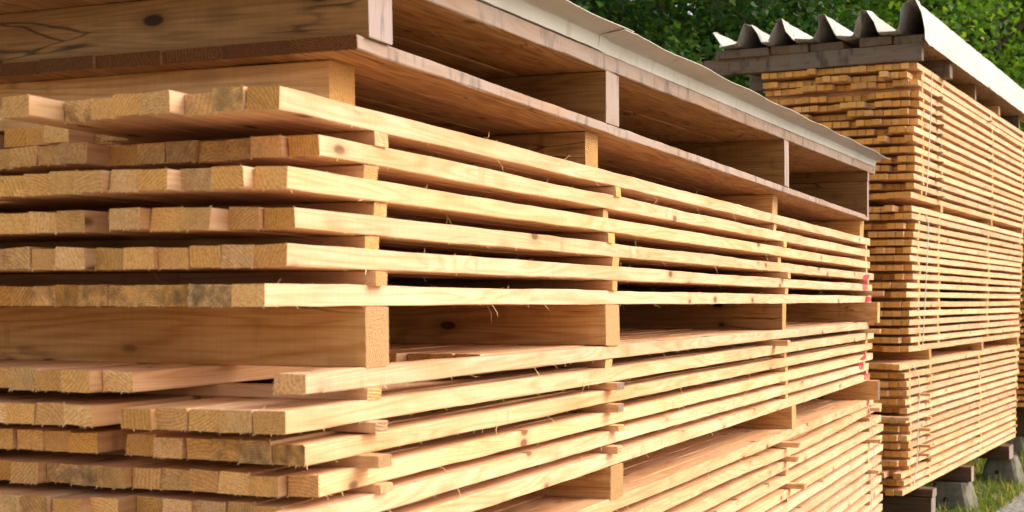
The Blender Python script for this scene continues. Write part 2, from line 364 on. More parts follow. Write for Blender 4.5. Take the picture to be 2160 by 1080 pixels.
for k in range(1, 27):
    bn, li = bundle(k)
    zb = ZC + TOPS[k] - BT
    fy = Y0 + (R.uniform(-.003, .003)) - (0.014 if k >= 14 else 0.0)
    slope = 0.0 if k < 13 else -0.0045
    for i in range(NW):
        ends = ENDS.get(k)
        y = fy + i * P + R.uniform(-.0004, .0004)
        if ends and i in ends: x0 = near_x(ends[i], y)
        elif ends and i <= max(ends): x0 = {7: 2.28, 4: 2.0, 8: 1.78, 9: 1.80}.get(k, 1.72) + R.uniform(0, .05)
        elif k >= 12 and i == 0: x0 = 1.62 + R.uniform(-.05, .05)
        else: x0 = 1.60 + R.uniform(-.05, .06)
        if k == 1 and i >= 8: x0 = 1.75 + R.uniform(0, .2)
        x1 = XEND.get(k, 6.78) + (R.uniform(-.03, .03) if i else R.uniform(-.005, .02) if k < 14 else R.uniform(-.04, .08))
        if k in (4, 8, 13, 17, 20) and i == 1: x1 = XEND.get(k, 6.78) + 0.04
        show = (ends is not None and i <= 10) or i == 0 or (k in (13,) and i <= 7) or (k == 12 and i <= 10)
        if k >= 26: show = (i == 0)
        if not show:
            mass.append((Vector((x0, y, zb)), EX, EY, x1 - x0, BW, BT)); continue
        wv = None
        if k == 14 and i == 0: wv = lambda x: 0.010 * math.sin((x - 1.0) * 2.1) * max(0, min(1, (x - 1.5) / 2))  - 0.0035 * x
        elif slope: wv = lambda x: slope * x
        elif k in (11, 12) and i == 0: wv = lambda x: 0.002 * math.sin(x * 1.3)
        t = BT * R.uniform(0.96, 1.03)
        o = bar('batten', x0, y, zb + R.uniform(0, .0008), x1 - x0, BW * R.uniform(.975, 1.0), t, R, seg=70 if i == 0 else 40,
                bow=0.0026 if i == 0 else .0016, hair=(90 if i == 0 else 14) if k < 14 else (50 if i == 0 else 0), wave=wv, rough=0.0007, uneven=.0007, endhair=11 if k <= 11 else 0, ch=R.choice([.001, .0014, .002]))
        st = STAIN.get((k, i), R.choice([0, 0, 0, .12, .25]) if k < 12 else 0)
        o.color = (0.0, st, 0.0, 1)
        look = 'grey-stained ' if st >= .5 else 'pale ' if (k + i) % 3 else 'yellowish '
        who = 'front corner' if i == 0 else ORD[i] + ' from the corner'
        if i == 0: lab = 'long front batten facing the path in %s layer of the near stack\'s %s bundle' % (LAY[li - 1], bn)
        else: lab = '%ssawn batten end, %s, %s layer of near stack\'s %s bundle' % (look, who, LAY[li - 1], bn)
        tag(o, lab, 'batten', 'battens of the near timber stack')
        if i == 0: near_fronts[k] = o
m = boxes('stacked_battens', mass, [M['side_mass'], M['end_mass']])
tag(m, 'mass of sawn battens filling the deep inside of the near timber stack', 'battens', None, 'stuff')

# red crayon marks near the far end of six front battens
def mark(k, polys):
    o = near_fronts[k]
    V = []; Fc = []
    for poly in polys:
        q = len(V); n = len(poly)
        pts = [near_p(px, py, o.location.y) for (px, py) in poly]
        co_ = [v.co for v in o.data.vertices][:71 * 8]
        fy_ = min(co_, key=lambda c_: abs(c_.x - (pts[0].x - o.location.x)))
        fy_ = min(c_.y for c_ in co_ if abs(c_.x - fy_.x) < .05)
        for p in pts:
            V.append((p.x - o.location.x, fy_ - 0.0005, p.z - o.location.z))
        for p in pts:
            V.append((p.x - o.location.x, fy_ + 0.002, p.z - o.location.z))
        Fc.append(tuple(q + j for j in range(n)))
        for j in range(n):
            Fc.append((q + j, q + n + j, q + n + (j + 1) % n, q + (j + 1) % n))
    c = link('paint_mark', V, Fc, M['paint'], parent=o)
    c['label'] = 'red crayon mark on the batten face'
def bars(xs, y0, y1, w=2.5, sk=-0.5): return [[(x, y0), (x + w, y0), (x + w + sk, y1), (x + sk, y1)] for x in xs]
mark(4, [[(1819, 590), (1821, 583), (1825, 579), (1833, 579), (1834, 584), (1830, 590.5), (1824, 591.5)]])
mark(5, bars((1819.5, 1823, 1826.5), 599, 612, 2.5, .8))
mark(6, [[(1822, 637), (1825, 630), (1824, 626), (1828, 628), (1832, 625), (1836, 627), (1836, 635), (1830, 637)]])
mark(10, [[(1814, 759), (1816, 754), (1824, 748), (1827, 749), (1826, 756), (1821, 760)]])
mark(11, bars((1813, 1816.5, 1820), 765, 779, 2.2, .8))
mark(12, bars((1823, 1826.5, 1830), 788, 801, 2.2, -.6))

# stickers: thin strips between the layers, four columns
COLX = {0: 1.812, 1: 2.885, 2: 4.655, 3: 6.40}
SX = {(1, 0): 791, (2, 0): 769, (7, 0): 777, (8, 0): 793, (9, 0): 798, (10, 0): 802, (7, 1): 1278, (8, 1): 1304, (9, 1): 1303, (10, 1): 1305, (11, 1): 1301,
      (1, 2): 1632, (2, 2): 1653, (3, 2): 1641, (4, 2): 1662, (5, 2): 1657, (7, 2): 1662, (8, 2): 1655, (9, 2): 1656, (10, 2): 1657, (11, 2): 1657}
PRO = {(8, 0): .02, (9, 0): .034, (10, 0): .012, (7, 0): .004, (2, 0): .0, (8, 1): .03, (9, 1): .028, (10, 1): .022, (11, 1): .024, (7, 2): .05, (4, 2): .02, (5, 3): .07,
       (7, 3): .06, (13, 2): .04, (14, 2): .035, (16, 2): .055, (13, 3): .05, (16, 3): .05, (19, 3): .04}
GREYT = {(8, 1): 1, (9, 1): .95, (11, 1): .35, (9, 0): .45, (8, 0): .35, (10, 0): .25, (7, 2): .3, (13, 2): .9, (14, 2): .8, (5, 3): 1.0, (1, 0): .1}
CN = ['by the near corner', 'at the middle prop', 'at the third prop', 'by the far end']
for k in range(1, 26):
    if k in (6, 12): continue
    bn, li = bundle(k)
    top = TOPS[k] - BT; th = top - TOPS[k + 1]
    for c in range(4):
        pr = PRO.get((k, c), R.choice([-.006, -.003, 0, .003, .006]))
        ys = Y0 - pr - (.014 if k >= 13 else 0)
        x = near_x(SX[(k, c)], ys) if (k, c) in SX else COLX[c] + R.uniform(-.03, .03)
        zt = (-.0045 * (x - 1.6)) if k >= 13 else 0.0
        o = cross_bar('sticker', x, ys, ZC + TOPS[k + 1] + zt + .0003, .038, 1.14 + pr, th - .0006, R, seg=5, bow=.0004, rough=.0004, hair=0)
        o.color = (0, R.choice([0, .15, .3]), GREYT.get((k, c), 0), 1)
        kind = 'grey-tipped' if GREYT.get((k, c), 0) > .5 else 'jutting pale' if pr > .015 else 'pale'
        tag(o, '%s sticker strip under %s layer, near stack\'s %s bundle, %s' % (kind, LAY[li - 1], bn, CN[c]), 'sticker', 'sticker strips of the near stack')

# bolsters between bundles
def bolster(name, x0, x1, z0, z1, lab, mats, yf=Y0, L=1.15, grp='bolsters of the near stack', cl=(0, 0, 0, 1), hair=0):
    o = cross_bar(name, x0, yf, ZC + z0, x1 - x0, L, z1 - z0, R, seg=10, bow=.0015, rough=.0007, ch=.0025, mats=mats, hair=hair)
    o.color = cl; return tag(o, lab, 'timber bolster', grp)
BM = [M['beam'], M['beam_end'], M['sliver']]; BD = [M['beam_dark'], M['beam_end'], M['sliver']]; BO = [M['beam_dark'], M['weather_end'], M['sliver']]
bolster('bolster', 1.803, 1.870, -.0968, -.0085, 'thick yellow bolster carrying the upper bundle at the near corner', BM, hair=10)
bolster('bolster', 2.865, 2.952, -.0968, -.0085, 'thick bolster under the upper bundle, next one behind the corner bolster', BM)
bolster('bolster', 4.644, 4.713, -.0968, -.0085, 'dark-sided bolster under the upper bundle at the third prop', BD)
bolster('bolster', 6.43, 6.50, -.0968, -.0085, 'bolster jutting out under the upper bundle at the far end', BM, yf=.937)
bolster('bolster', 1.81, 1.88, -.4198, -.355, 'bolster under the middle bundle at the near corner', BM)
bolster('bolster', 2.883, 2.96, -.4268, -.355, 'clean squared bolster under the middle bundle at the second prop', BM, yf=.976)
bolster('bolster', 4.78, 4.84, -.4340, -.355, 'bolster under the middle bundle at the third prop', BM, yf=.976)
bolster('bolster', 6.43, 6.50, -.4415, -.355, 'grey-ended bolster jutting out under the middle bundle at the far end', [M['beam'], M['weather_end'], M['sliver']], yf=.935)
bolster('bolster', 1.832, 1.915, .277, .3565, 'light bolster between roof planks and top layer at the near corner', BM, yf=1.06, L=1.05)
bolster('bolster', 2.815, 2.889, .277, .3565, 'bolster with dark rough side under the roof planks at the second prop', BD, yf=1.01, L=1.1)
bolster('bolster', 4.74, 4.816, .277, .3565, 'pale bolster under the roof planks at the third prop', BM, yf=1.036, L=1.1)
bolster('bolster', 6.43, 6.52, .277, .3565, 'pale bolster under the roof planks at the far end', BM, yf=1.012, L=1.1)
# joists between the two plank decks (the roof climbs away from us)
def up(x): return .490 + (x - 2.9) * .0235
PE = [M['joist'], M['plank_edge'], M['sliver']]
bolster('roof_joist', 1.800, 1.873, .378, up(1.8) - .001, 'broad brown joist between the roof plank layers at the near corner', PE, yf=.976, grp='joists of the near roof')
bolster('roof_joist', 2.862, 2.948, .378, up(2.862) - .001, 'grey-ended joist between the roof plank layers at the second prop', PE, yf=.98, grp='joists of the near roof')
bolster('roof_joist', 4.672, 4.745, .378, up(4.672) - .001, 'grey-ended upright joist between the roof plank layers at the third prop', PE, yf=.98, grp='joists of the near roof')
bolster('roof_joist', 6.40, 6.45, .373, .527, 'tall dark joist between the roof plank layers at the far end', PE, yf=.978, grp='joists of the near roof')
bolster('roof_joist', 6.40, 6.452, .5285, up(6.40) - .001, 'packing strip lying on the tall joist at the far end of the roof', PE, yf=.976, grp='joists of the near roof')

# planks of the near roof
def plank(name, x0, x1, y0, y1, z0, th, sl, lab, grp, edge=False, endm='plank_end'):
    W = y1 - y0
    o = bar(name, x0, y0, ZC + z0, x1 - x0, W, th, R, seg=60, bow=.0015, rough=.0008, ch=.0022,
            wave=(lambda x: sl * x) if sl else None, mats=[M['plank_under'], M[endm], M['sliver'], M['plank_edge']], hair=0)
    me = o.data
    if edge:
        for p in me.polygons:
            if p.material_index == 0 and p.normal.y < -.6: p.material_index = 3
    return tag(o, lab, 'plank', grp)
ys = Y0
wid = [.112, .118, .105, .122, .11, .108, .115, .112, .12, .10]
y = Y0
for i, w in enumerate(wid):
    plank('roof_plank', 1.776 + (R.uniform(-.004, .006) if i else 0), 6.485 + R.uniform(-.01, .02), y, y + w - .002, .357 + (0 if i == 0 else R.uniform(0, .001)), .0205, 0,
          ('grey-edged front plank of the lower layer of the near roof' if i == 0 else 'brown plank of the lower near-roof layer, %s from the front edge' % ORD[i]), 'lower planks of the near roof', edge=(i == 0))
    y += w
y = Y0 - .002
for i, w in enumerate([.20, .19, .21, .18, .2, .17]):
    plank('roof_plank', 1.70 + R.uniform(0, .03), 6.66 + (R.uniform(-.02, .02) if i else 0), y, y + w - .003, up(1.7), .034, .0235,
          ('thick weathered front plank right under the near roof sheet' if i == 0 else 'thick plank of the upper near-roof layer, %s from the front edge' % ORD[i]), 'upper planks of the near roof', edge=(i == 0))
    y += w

# folded sheets of the near roof
def sheet(name, prof, o, u, v, x0, x1, n, sl, jit, lab, grp, wavy=None):
    V = []; Fc = []; m = len(prof)
    for i in range(n + 1):
        x = x0 + (x1 - x0) * i / n
        endf = max(0.0, 1 - i / 3) if i < 3 else 0.0
        for j, (a, z) in enumerate(prof):
            dz = R.uniform(-jit, jit) * (1 + 5 * endf); da = R.uniform(-jit, jit) * (1 + 7 * endf); dx = R.uniform(-jit, jit) * 12 * endf
            if wavy: w = wavy(j, x); da += w[0]; dz += w[1]; dx += w[2]
            p = o + u * (x + dx) + v * (a + da); V.append((p.x, p.y, o.z + z + sl * x + dz))
    for i in range(n):
        for j in range(m - 1):
            a = i * m + j; Fc.append((a, a + 1, a + m + 1, a + m))
    ob = link(name, V, Fc, M['sheet'])
    md = ob.modifiers.new('thickness', 'SOLIDIFY'); md.thickness = .0016; md.offset = 0
    return tag(ob, lab, 'roof sheet', grp)
def nwavy(j, x):
    if j == 0: return (-.0025 * math.sin(x * 11.4) - .002 * math.sin(x * 4.3), .0011 * math.sin(x * 11.4 + .6) + .0008 * math.sin(x * 3.7), .12 * max(0, (x - 6.0)))
    return (0, 0, 0)
prof = [(-.062, .0410), (-.034, .0360), (-.012, .0315), (-.0075, .029), (-.004, 0.001)]
a = .0
for q in range(6):
    prof += [(.05 + q * .2, .001), (.075 + q * .2, .06), (.115 + q * .2, .06), (.14 + q * .2, .001)]
prof += [(1.17, .001)]
base_z = ZC + up(0) + .0355
sheet('roof_sheet', prof, Vector((0, Y0, base_z)), EX, EY, 1.66, 2.86, 34, .0235, .0004, 'near length of white folded roof sheet over the near stack', 'folded sheets of the near roof', nwavy)
sheet('roof_sheet', prof, Vector((0, Y0 + .002, base_z - .0022)), EX, EY, 2.80, 6.66, 90, .0235, .0004, 'long far length of white folded roof sheet over the near stack', 'folded sheets of the near roof', nwavy)

# twine round a bundle
def twine(pts, lab, r=.0022):
    V = []; Fc = []; n = len(pts)
    for i, p in enumerate(pts):
        a = pts[max(0, i - 1)]; b = pts[min(n - 1, i + 1)]; d = (b - a).normalized()
        s = d.cross(Vector((0.31, 0.9, 0.1))).normalized(); t = d.cross(s)
        for k in range(6):
            an = k * math.pi / 3; V.append(p + (s * math.cos(an) + t * math.sin(an)) * r)
    for i in range(n - 1):
        for k in range(6):
            a = i * 6 + k; b = i * 6 + (k + 1) % 6; Fc.append((a, b, b + 6, a + 6))
    return tag(link('tie_string', V, Fc, M['string'], smooth=True), lab, 'string', 'strings tied round the timber bundles')
def dense(pts, k=4):
    out = []
    for i in range(len(pts) - 1):
        for q in range(k):
            t = q / k; out.append((pts[i][0] * (1 - t) + pts[i + 1][0] * t + R.uniform(-.25, .25), pts[i][1] * (1 - t) + pts[i + 1][1] * t))
    return out + [pts[-1]]
twine([near_p(x, y, Y0 - .022) for x, y in dense([(1820, 846), (1833, 862), (1839, 889), (1843, 929), (1844, 973), (1842, 1018), (1838, 1075), (1834, 1130)])], 'thin white string hanging down the lower bundle at the near stack\'s far end', .0019)

# ------------------------------------------------------------------ FAR STACK
FY = [130, 150, 165, 188, 207.5, 226.5, 247, 266, 286, 307, 327, 345.5, 364.5, 384, 404, 432.7, 449, 469, 487, 504.5, 521.5, 538, 558, 577, 596, 615.5, 636.5, 656, 675, 694, 712.5, 731.7,
      767, 787, 806, 825, 844, 864, 883, 903, 922, 940.5, 959, 977.5, 999, 1018, 1037]
FX = [1936, 1945, 1936, 1938, 1938, 1936, 1936, 1928, 1925, 1930, 1930, 1930, 1928, 1928, 1922, 1923, 1923, 1930, 1926, 1924, 1923, 1919, 1924, 1926, 1912, 1912, 1919, 1918, 1918, 1917, 1921, 1917,
      1897, 1909, 1912, 1913, 1911, 1913, 1911, 1917, 1913, 1918, 1918, 1914, 1901, 1907, 1904]
NF = 47
def foff(k): return .080 * (k - 1) / 46.0 - .004
FZ = [ZC + (HY - y) * 7.65 / F for y in FY]
def fb(k): return ('top', k) if k <= 15 else ('middle', k - 15) if k <= 32 else ('bottom', k - 32)
FT = .0305; FP = .0457
massf = []; far_z = {}
for k in range(1, NF + 1):
    bn, li = fb(k)
    zt = FZ[k - 1]; v0 = foff(k) + R.uniform(-.002, .002)
    s0f = max(-.32, min(.12, far_s(FX[k - 1], v0)))
    run = 0.0
    for i in range(19):
        v = v0 + i * FP + R.uniform(-.0004, .0004)
        if i == 0: s0 = s0f
        else:
            if R.random() < .45: run = R.choice([-.05, -.02, 0, .0, .03, .05, .09]) + R.uniform(-.01, .01)
            s0 = (s0f * .5 if k != 2 else -.03) + run + R.uniform(-.007, .007)
        L = far_s(2166 - 27 * ((k - 1) / 46) ** 1.2 + R.uniform(-2, 3), v0) + (R.uniform(-.05, .05) if i else 0) - s0
        show = i == 0 or (k <= 5) or (k == 6 and i <= 14)
        o3 = far_w(s0, v, zt - FT)
        if not show:
            massf.append((o3, UF, VF, L, FP - .0026, FT)); continue
        o = bar('batten', o3.x, o3.y, o3.z, L, FP - .0026, FT * R.uniform(.97, 1.02), R, seg=24 if i == 0 else 10, rz=AF, bow=.003 if i == 0 else .001, rough=.0006, ch=.0012, hair=16 if i == 0 else 0, hairmax=.03, uneven=.0009)
        o.color = (1.0, R.choice([0, 0, 0, .15, .3]), 0, 1)
        if i == 0: lab = 'long front batten along %s layer of the far stack\'s %s bundle' % (LAY[li - 1], bn)
        else: lab = 'orange batten end, %s from the corner, %s layer of the far stack' % (ORD[i], LAY[li - 1])
        tag(o, lab, 'batten', 'battens of the far timber stack')
m = boxes('stacked_battens', massf, [M['side_mass'], M['end_mass']])
tag(m, 'orange mass of smaller batten ends filling the far stack behind its front', 'battens', None, 'stuff')

# stickers of the far stack
FCOL = [1945, 1987, 2092, 2157]
FN = ['by the corner', 'at the second prop', 'at the third prop', 'at the far end']
for k in range(1, NF):
    if k in (15, 32): continue
    bn, li = fb(k)
    zb = FZ[k] + .0004; zt = FZ[k - 1] - FT - .0004
    sh = {'top': 0, 'middle': -8, 'bottom': -26}[bn]
    if zt - zb < .004: continue
    for c in range(4):
        dark = c == 1 and bn == 'top' and li in (3, 4, 5, 6, 7, 8, 9, 10, 12, 13, 14) or (c == 2 and bn == 'top' and li in (2, 5, 7, 12)) or (bn == 'bottom' and c == 1 and li == 12)
        pr = R.uniform(.006, .036) if dark else R.choice([-.004, 0, .003]) if bn != 'bottom' or c != 1 else R.choice([0, .02, .06])
        if bn == 'bottom' and c == 0 and li in (6,): pr = .06
        v = foff(k + .5) - pr
        s = far_s(FCOL[c] + sh * (1 if c < 3 else .5) + R.uniform(-2.5, 2.5), v)
        p = far_w(s, v, zb)
        o = cross_bar('sticker', p.x, p.y, p.z, .04, .90 + pr, zt - zb, R, rz=AF, seg=3, bow=.0004, rough=.0004, mats=[M['plank_under'], M['weather_end'], M['sliver']] if dark else None)
        o.color = (.8, .1, 0, 1)
        tag(o, '%s sticker strip under %s layer, far stack\'s %s bundle, %s' % ('dark grey' if dark else 'jutting' if pr > .015 else 'pale', LAY[li - 1], bn, FN[c]), 'sticker', 'sticker strips of the far stack')
# bolsters of the far stack
for (k, pxs, nm) in ((15, (1984, 2090, 2156), 'top'), (32, (1960, 2071, 2146), 'middle')):
    zb = FZ[k] + .0005; zt = FZ[k - 1] - FT - .0005
    for j, px in enumerate(pxs):
        v = foff(k) - .002; p = far_w(far_s(px, v), v, zb)
        o = cross_bar('bolster', p.x, p.y, p.z, .062, .90, zt - zb, R, rz=AF, seg=4, bow=.001, rough=.0006, ch=.002, mats=BM)
        o.color = (.8, 0, 0, 1)
        tag(o, 'squared bolster under the far stack\'s %s bundle, %s' % (nm, ['nearest the corner', 'in the middle', 'at the far end'][j]), 'timber bolster', 'bolsters of the far stack')

# roof of the far stack
WT = [M['weather'], M['weather_end'], M['sliver']]
def fcross(name, px, py_bot, v, W, L, T, lab, mats, grp, zb=None):
    s = far_s(px, v)
    b = CF + VF * v + UF * s
    z = zb if zb is not None else ZC + (HY - py_bot) * b.dot(FWD) / F
    o = cross_bar(name, b.x, b.y, z, W, L, T, R, rz=AF, seg=10, bow=.004, rough=.0015, ch=.004, mats=mats)
    return tag(o, lab, 'roof timber', grp)
zt1 = FZ[0]
g1 = 'crossbeams of the far roof'
fcross('roof_beam', 1944, 125, -.032, .05, 1.235, .092, 'dark weathered beam across the end of the far stack under its sheet roof', WT, g1, zb=zt1 + .006)
fcross('roof_beam', 2003, 166, -.05, .09, 1.2, .10, 'lighter grey beam end jutting under the far roof, behind the dark end beam', [M['weather'], M['weather_end'], M['sliver']], g1, zb=zt1 + .001)
fcross('roof_beam', 2056, 207, -.005, .06, 1.15, .10, 'narrow pale beam end in the shade of the far roof', [M['beam_dark'], M['plank_edge'], M['sliver']], g1, zb=zt1 + .001)
fcross('roof_beam', 2106, 240, -.01, .06, 1.15, .062, 'fresh yellow block end under the far roof', BM, g1, zb=zt1 + .001)
fcross('roof_beam', 2149, 260, -.005, .06, 1.15, .10, 'grey beam end at the far end of the far roof', WT, g1, zb=zt1 + .001)
zd = zt1 + .102
for j, (v0, v1, s0, dz) in enumerate(((-.055, .12, .02, 0), (.128, .30, .0, .0), (.40, .585, .03, -.002), (.59, .80, .0, -.003), (.81, 1.12, -.02, -.006))):
    p = far_w(s0 - .03, v0, zd + dz - .002)
    o = bar('roof_plank', p.x, p.y, p.z, 3.8, v1 - v0, .045, R, seg=30, rz=AF, bow=.003, rough=.0015, ch=.005, mats=[M['beam_dark'], M['weather'], M['sliver'], M['plank_edge']])
    if j == 0:
        for pl in o.data.polygons:
            if pl.material_index == 0 and pl.normal.y < -.6: pl.material_index = 3
    tag(o, ['outermost far-roof plank along the path side', 'far-roof plank with dark end, second from the path side', 'far-roof plank beyond the dark gap, third from the path side',
            'thin dark far-roof plank, fourth from the path side', 'leftmost dark far-roof plank overhanging the stack'][j], 'plank', 'planks of the far roof')
zs = .047
fp = [(-.072, -.065), (-.060, .0), (-.045, .085), (-.022, .155), (-.005, .162), (.028, .150), (.045, .115), (.062, .06), (.070, .012), (.085, .004)]
rid = [(.245, .128), (.475, .122), (.715, .118), (.90, .108)]
for (c, h) in rid:
    fp += [(c - .078, .003), (c - .066, .006), (c - .038, .062), (c - .021, h - .006), (c - .008, h), (c + .012, h + .002), (c + .022, h - .005), (c + .036, .064), (c + .062, .008), (c + .074, .004)]
fp += [(1.06, .003), (1.075, .02), (1.105, .085), (1.11, .095)]
sheet('roof_sheet', fp, Vector((CF.x, CF.y, zd + zs)), UF, VF, -.13, 1.75, 30, 0, .0016, 'deep folded white sheet with open ridge ends on the far stack', 'folded sheets of the far roof')
sheet('roof_sheet', [(a, z + .003) for a, z in fp], Vector((CF.x, CF.y, zd + zs)), UF, VF, 1.70, 3.85, 30, 0, .0016, 'second length of folded white sheet further along the far roof', 'folded sheets of the far roof')

twine([far_p(x, y, -.014) for x, y in dense([(1966, 152), (1965, 180), (1964, 235), (1961, 283), (1959, 341), (1956, 388), (1953, 412)])], 'white string down the top bundle of the far stack', .0028)
twine([far_p(x, y, .018) for x, y in dense([(1953, 452), (1958, 470), (1957.8, 508), (1955, 557), (1953, 600), (1952, 628), (1949, 676), (1946, 739)])], 'white string down the middle bundle of the far stack', .0028)
twine([far_p(x, y, .040) for x, y in dense([(1924, 770), (1931, 780), (1938, 797), (1940, 840), (1937, 868), (1936, 940), (1934, 984), (1928, 1022)])], 'white string down the bottom bundle of the far stack', .0028)

# ------------------------------------------------------------------ feet: sleepers and concrete blocks
def block_mesh(tw, td, bw, bd, h):
    rows = 6; V = []
    for i in range(rows + 1):
        t = i / rows; w = bw + (tw - bw) * t; d = bd + (td - bd) * t
        ring = []
        c = .02
        for sx, sy in ((-1, -1), (1, -1), (1, 1), (-1, 1)):
            a = (sx * w, sy * (d - c)); b = (sx * (w - c), sy * d)
            ring += [a, b] if (sx * sy > 0) else [b, a]
        for (x, y) in ring: V.append((x + R.uniform(-.004, .004), y + R.uniform(-.004, .004), h * t + (R.uniform(-.004, .004) if i else 0)))
    Fc = []
    for i in range(rows):
        for j in range(8):
            a = i * 8 + j; b = i * 8 + (j + 1) % 8; Fc.append((a, b, b + 8, a + 8))
    Fc.append(tuple(rows * 8 + j for j in range(8)))
    return V, Fc
def block(loc, rz, lab, grp, h=.215):
    TWB, BWB = .12, .175
    V, Fc = block_mesh(TWB, .095, BWB, .15, h)
    o = link('concrete_block', V, Fc, M['concrete'], loc=loc, rz=rz)
    tag(o, lab, 'concrete block', grp)
    # lifting hole: dark disc proud of the face, the hole's shade put into its colour
    HV = []; HF = []; n = 14; sl_ = (BWB - TWB) / h
    for (dx, rr) in ((-.0035, .0165), (-.0055, .0150), (-.0042, .0105)):
        for q in range(n):
            an = q * 2 * math.pi / n; zz = h * .52 + rr * math.sin(an)
            HV.append((-BWB + sl_ * zz + dx, .015 + rr * math.cos(an), zz))
    for r_ in range(2):
        for q in range(n):
            a = r_ * n + q; b = r_ * n + (q + 1) % n; HF.append((a, a + n, b + n, b))
    HF.append(tuple(2 * n + n - 1 - q for q in range(n)))
    link('lifting_hole_shade', HV, HF, M['hole'], parent=o)
    return o
M['hole'] = mk_simple('hole_shade', lambda g: g.fin((0.03, 0.028, 0.025), 0.95, 0.0))
sl_z1 = FZ[46] - FT - .002
SL = [(1969, 'front', .15), (2048, 'middle', .105), (2125, 'rear', .105)]
feet = []
for j, (px, nm, hs) in enumerate(((1967, 'nearest', (.05, .105)), (2048, 'middle', (.10,)), (2129, 'farthest', (.10,)))):
    v = .0 if j == 0 else .012
    s = far_s(px, v); z = sl_z1
    for q, hh in enumerate(hs):
        z -= hh
        p = far_w(s - q * .008, v + q * .004, z)
        o = cross_bar('sleeper', p.x, p.y, p.z, .105 if j < 2 else .19, .92, hh - .002, R, rz=AF, seg=4, bow=.002, rough=.0015, ch=.005, mats=[M['sleeper'], M['plank_edge'], M['sliver']])
        tag(o, ('%s sleeper of the nearest pair under the far stack' % ['upper', 'lower'][q]) if len(hs) > 1 else '%s dark sleeper under the far stack' % nm, 'sleeper', 'sleepers under the far stack')
    for v2, side in ((.125, 'path'), (.70, 'rear')):
        p = far_w(s + (.055 if j < 2 else .22), v2 + (.012 if j < 2 else -.03), 0)
        block((p.x, p.y, 0), AF, 'concrete block foot with round hole under the %s far-stack sleeper, %s side' % (nm, side), 'concrete feet of the far stack', z - .002)
# the near stack's own feet
zn = ZC + TOPS[26] - BT - .026
for j, x in enumerate((2.0, 4.0, 6.0)):
    o = cross_bar('sleeper', x, Y0 + .02, .218, .11, 1.08, zn - .218 - .002, R, seg=4, bow=.002, rough=.0015, ch=.005, mats=[M['sleeper'], M['plank_edge'], M['sliver']])
    tag(o, 'brown sleeper under the near stack, %s' % ['near end', 'middle', 'far end'][j], 'sleeper', 'sleepers under the near stack')
    for q, y in enumerate((1.22, 1.85)):
        block((x + .05, y, 0), 0, 'concrete foot under the near stack, %s, %s side' % (['near end', 'middle', 'far end'][j], ['path', 'rear'][q]), 'concrete feet of the near stack')

# ------------------------------------------------------------------ third stack, a sliver at the right border
it = []
for k in range(30):
    z = 2.0 - k * .052
    for i in range(20):
        s0 = 4.75 + R.uniform(-.04, .05)
        it.append((far_w(s0, .06 + i * FP, z), UF, VF, 3.4, FP - .001, FT))
m = boxes('stacked_battens', it, [M['side_mass'], M['end_mass']]); tag(m, 'third timber stack showing orange batten ends behind the far stack', 'battens', None, 'stuff')
for j, s in enumerate((5.05, 7.9)):
    p = far_w(s, .08, .22)
    o = cross_bar('sleeper', p.x, p.y, p.z, .11, 1.0, .26, R, rz=AF, seg=4, mats=[M['sleeper'], M['weather_end'], M['sliver']]); tag(o, 'sleeper under the third stack, %s end' % ['near', 'far'][j], 'sleeper', 'sleepers under the third stack')
    for q, v in enumerate((.3, .85)):
        p = far_w(s + .05, v, 0); block((p.x, p.y, 0), AF, 'concrete block foot under the third stack, %s end, %s side' % (['near', 'far'][j], ['path', 'rear'][q]), 'concrete feet of the third stack')

# ------------------------------------------------------------------ ground
def sheet_poly(name, pts, z, mat):
    o = link(name, [(x, y, z) for x, y in pts], [tuple(range(len(pts)))], mat); o['kind'] = 'structure'; return o
sheet_poly('ground', [(-400, -400), (400, -400), (400, 400), (-400, 400)], 0, M['ground'])
gp = []
for px, py in ((2091, 1085), (2110, 1072), (2128, 1060), (2145, 1046), (2162, 1034), (2230, 995), (2300, 955), (2380, 905)):
    D = ZC / ((py - HY) / F); w = FWD * D + RGT * ((px - CX) / F * D); gp.append((w.x, w.y))
sheet_poly('gravel_path', [(4.5, gp[0][1] - .25)] + gp + [(60, -14), (4.5, -14)], .004, M['gravel'])

sheet_poly('bounce_ground', [(-40, -20), (4.5, -20), (4.5, .7), (.9, .7), (.9, 30), (-40, 30)], .004, M['bounce_ground'])  # unseen ground added to bounce warm light onto batten ends and undersides

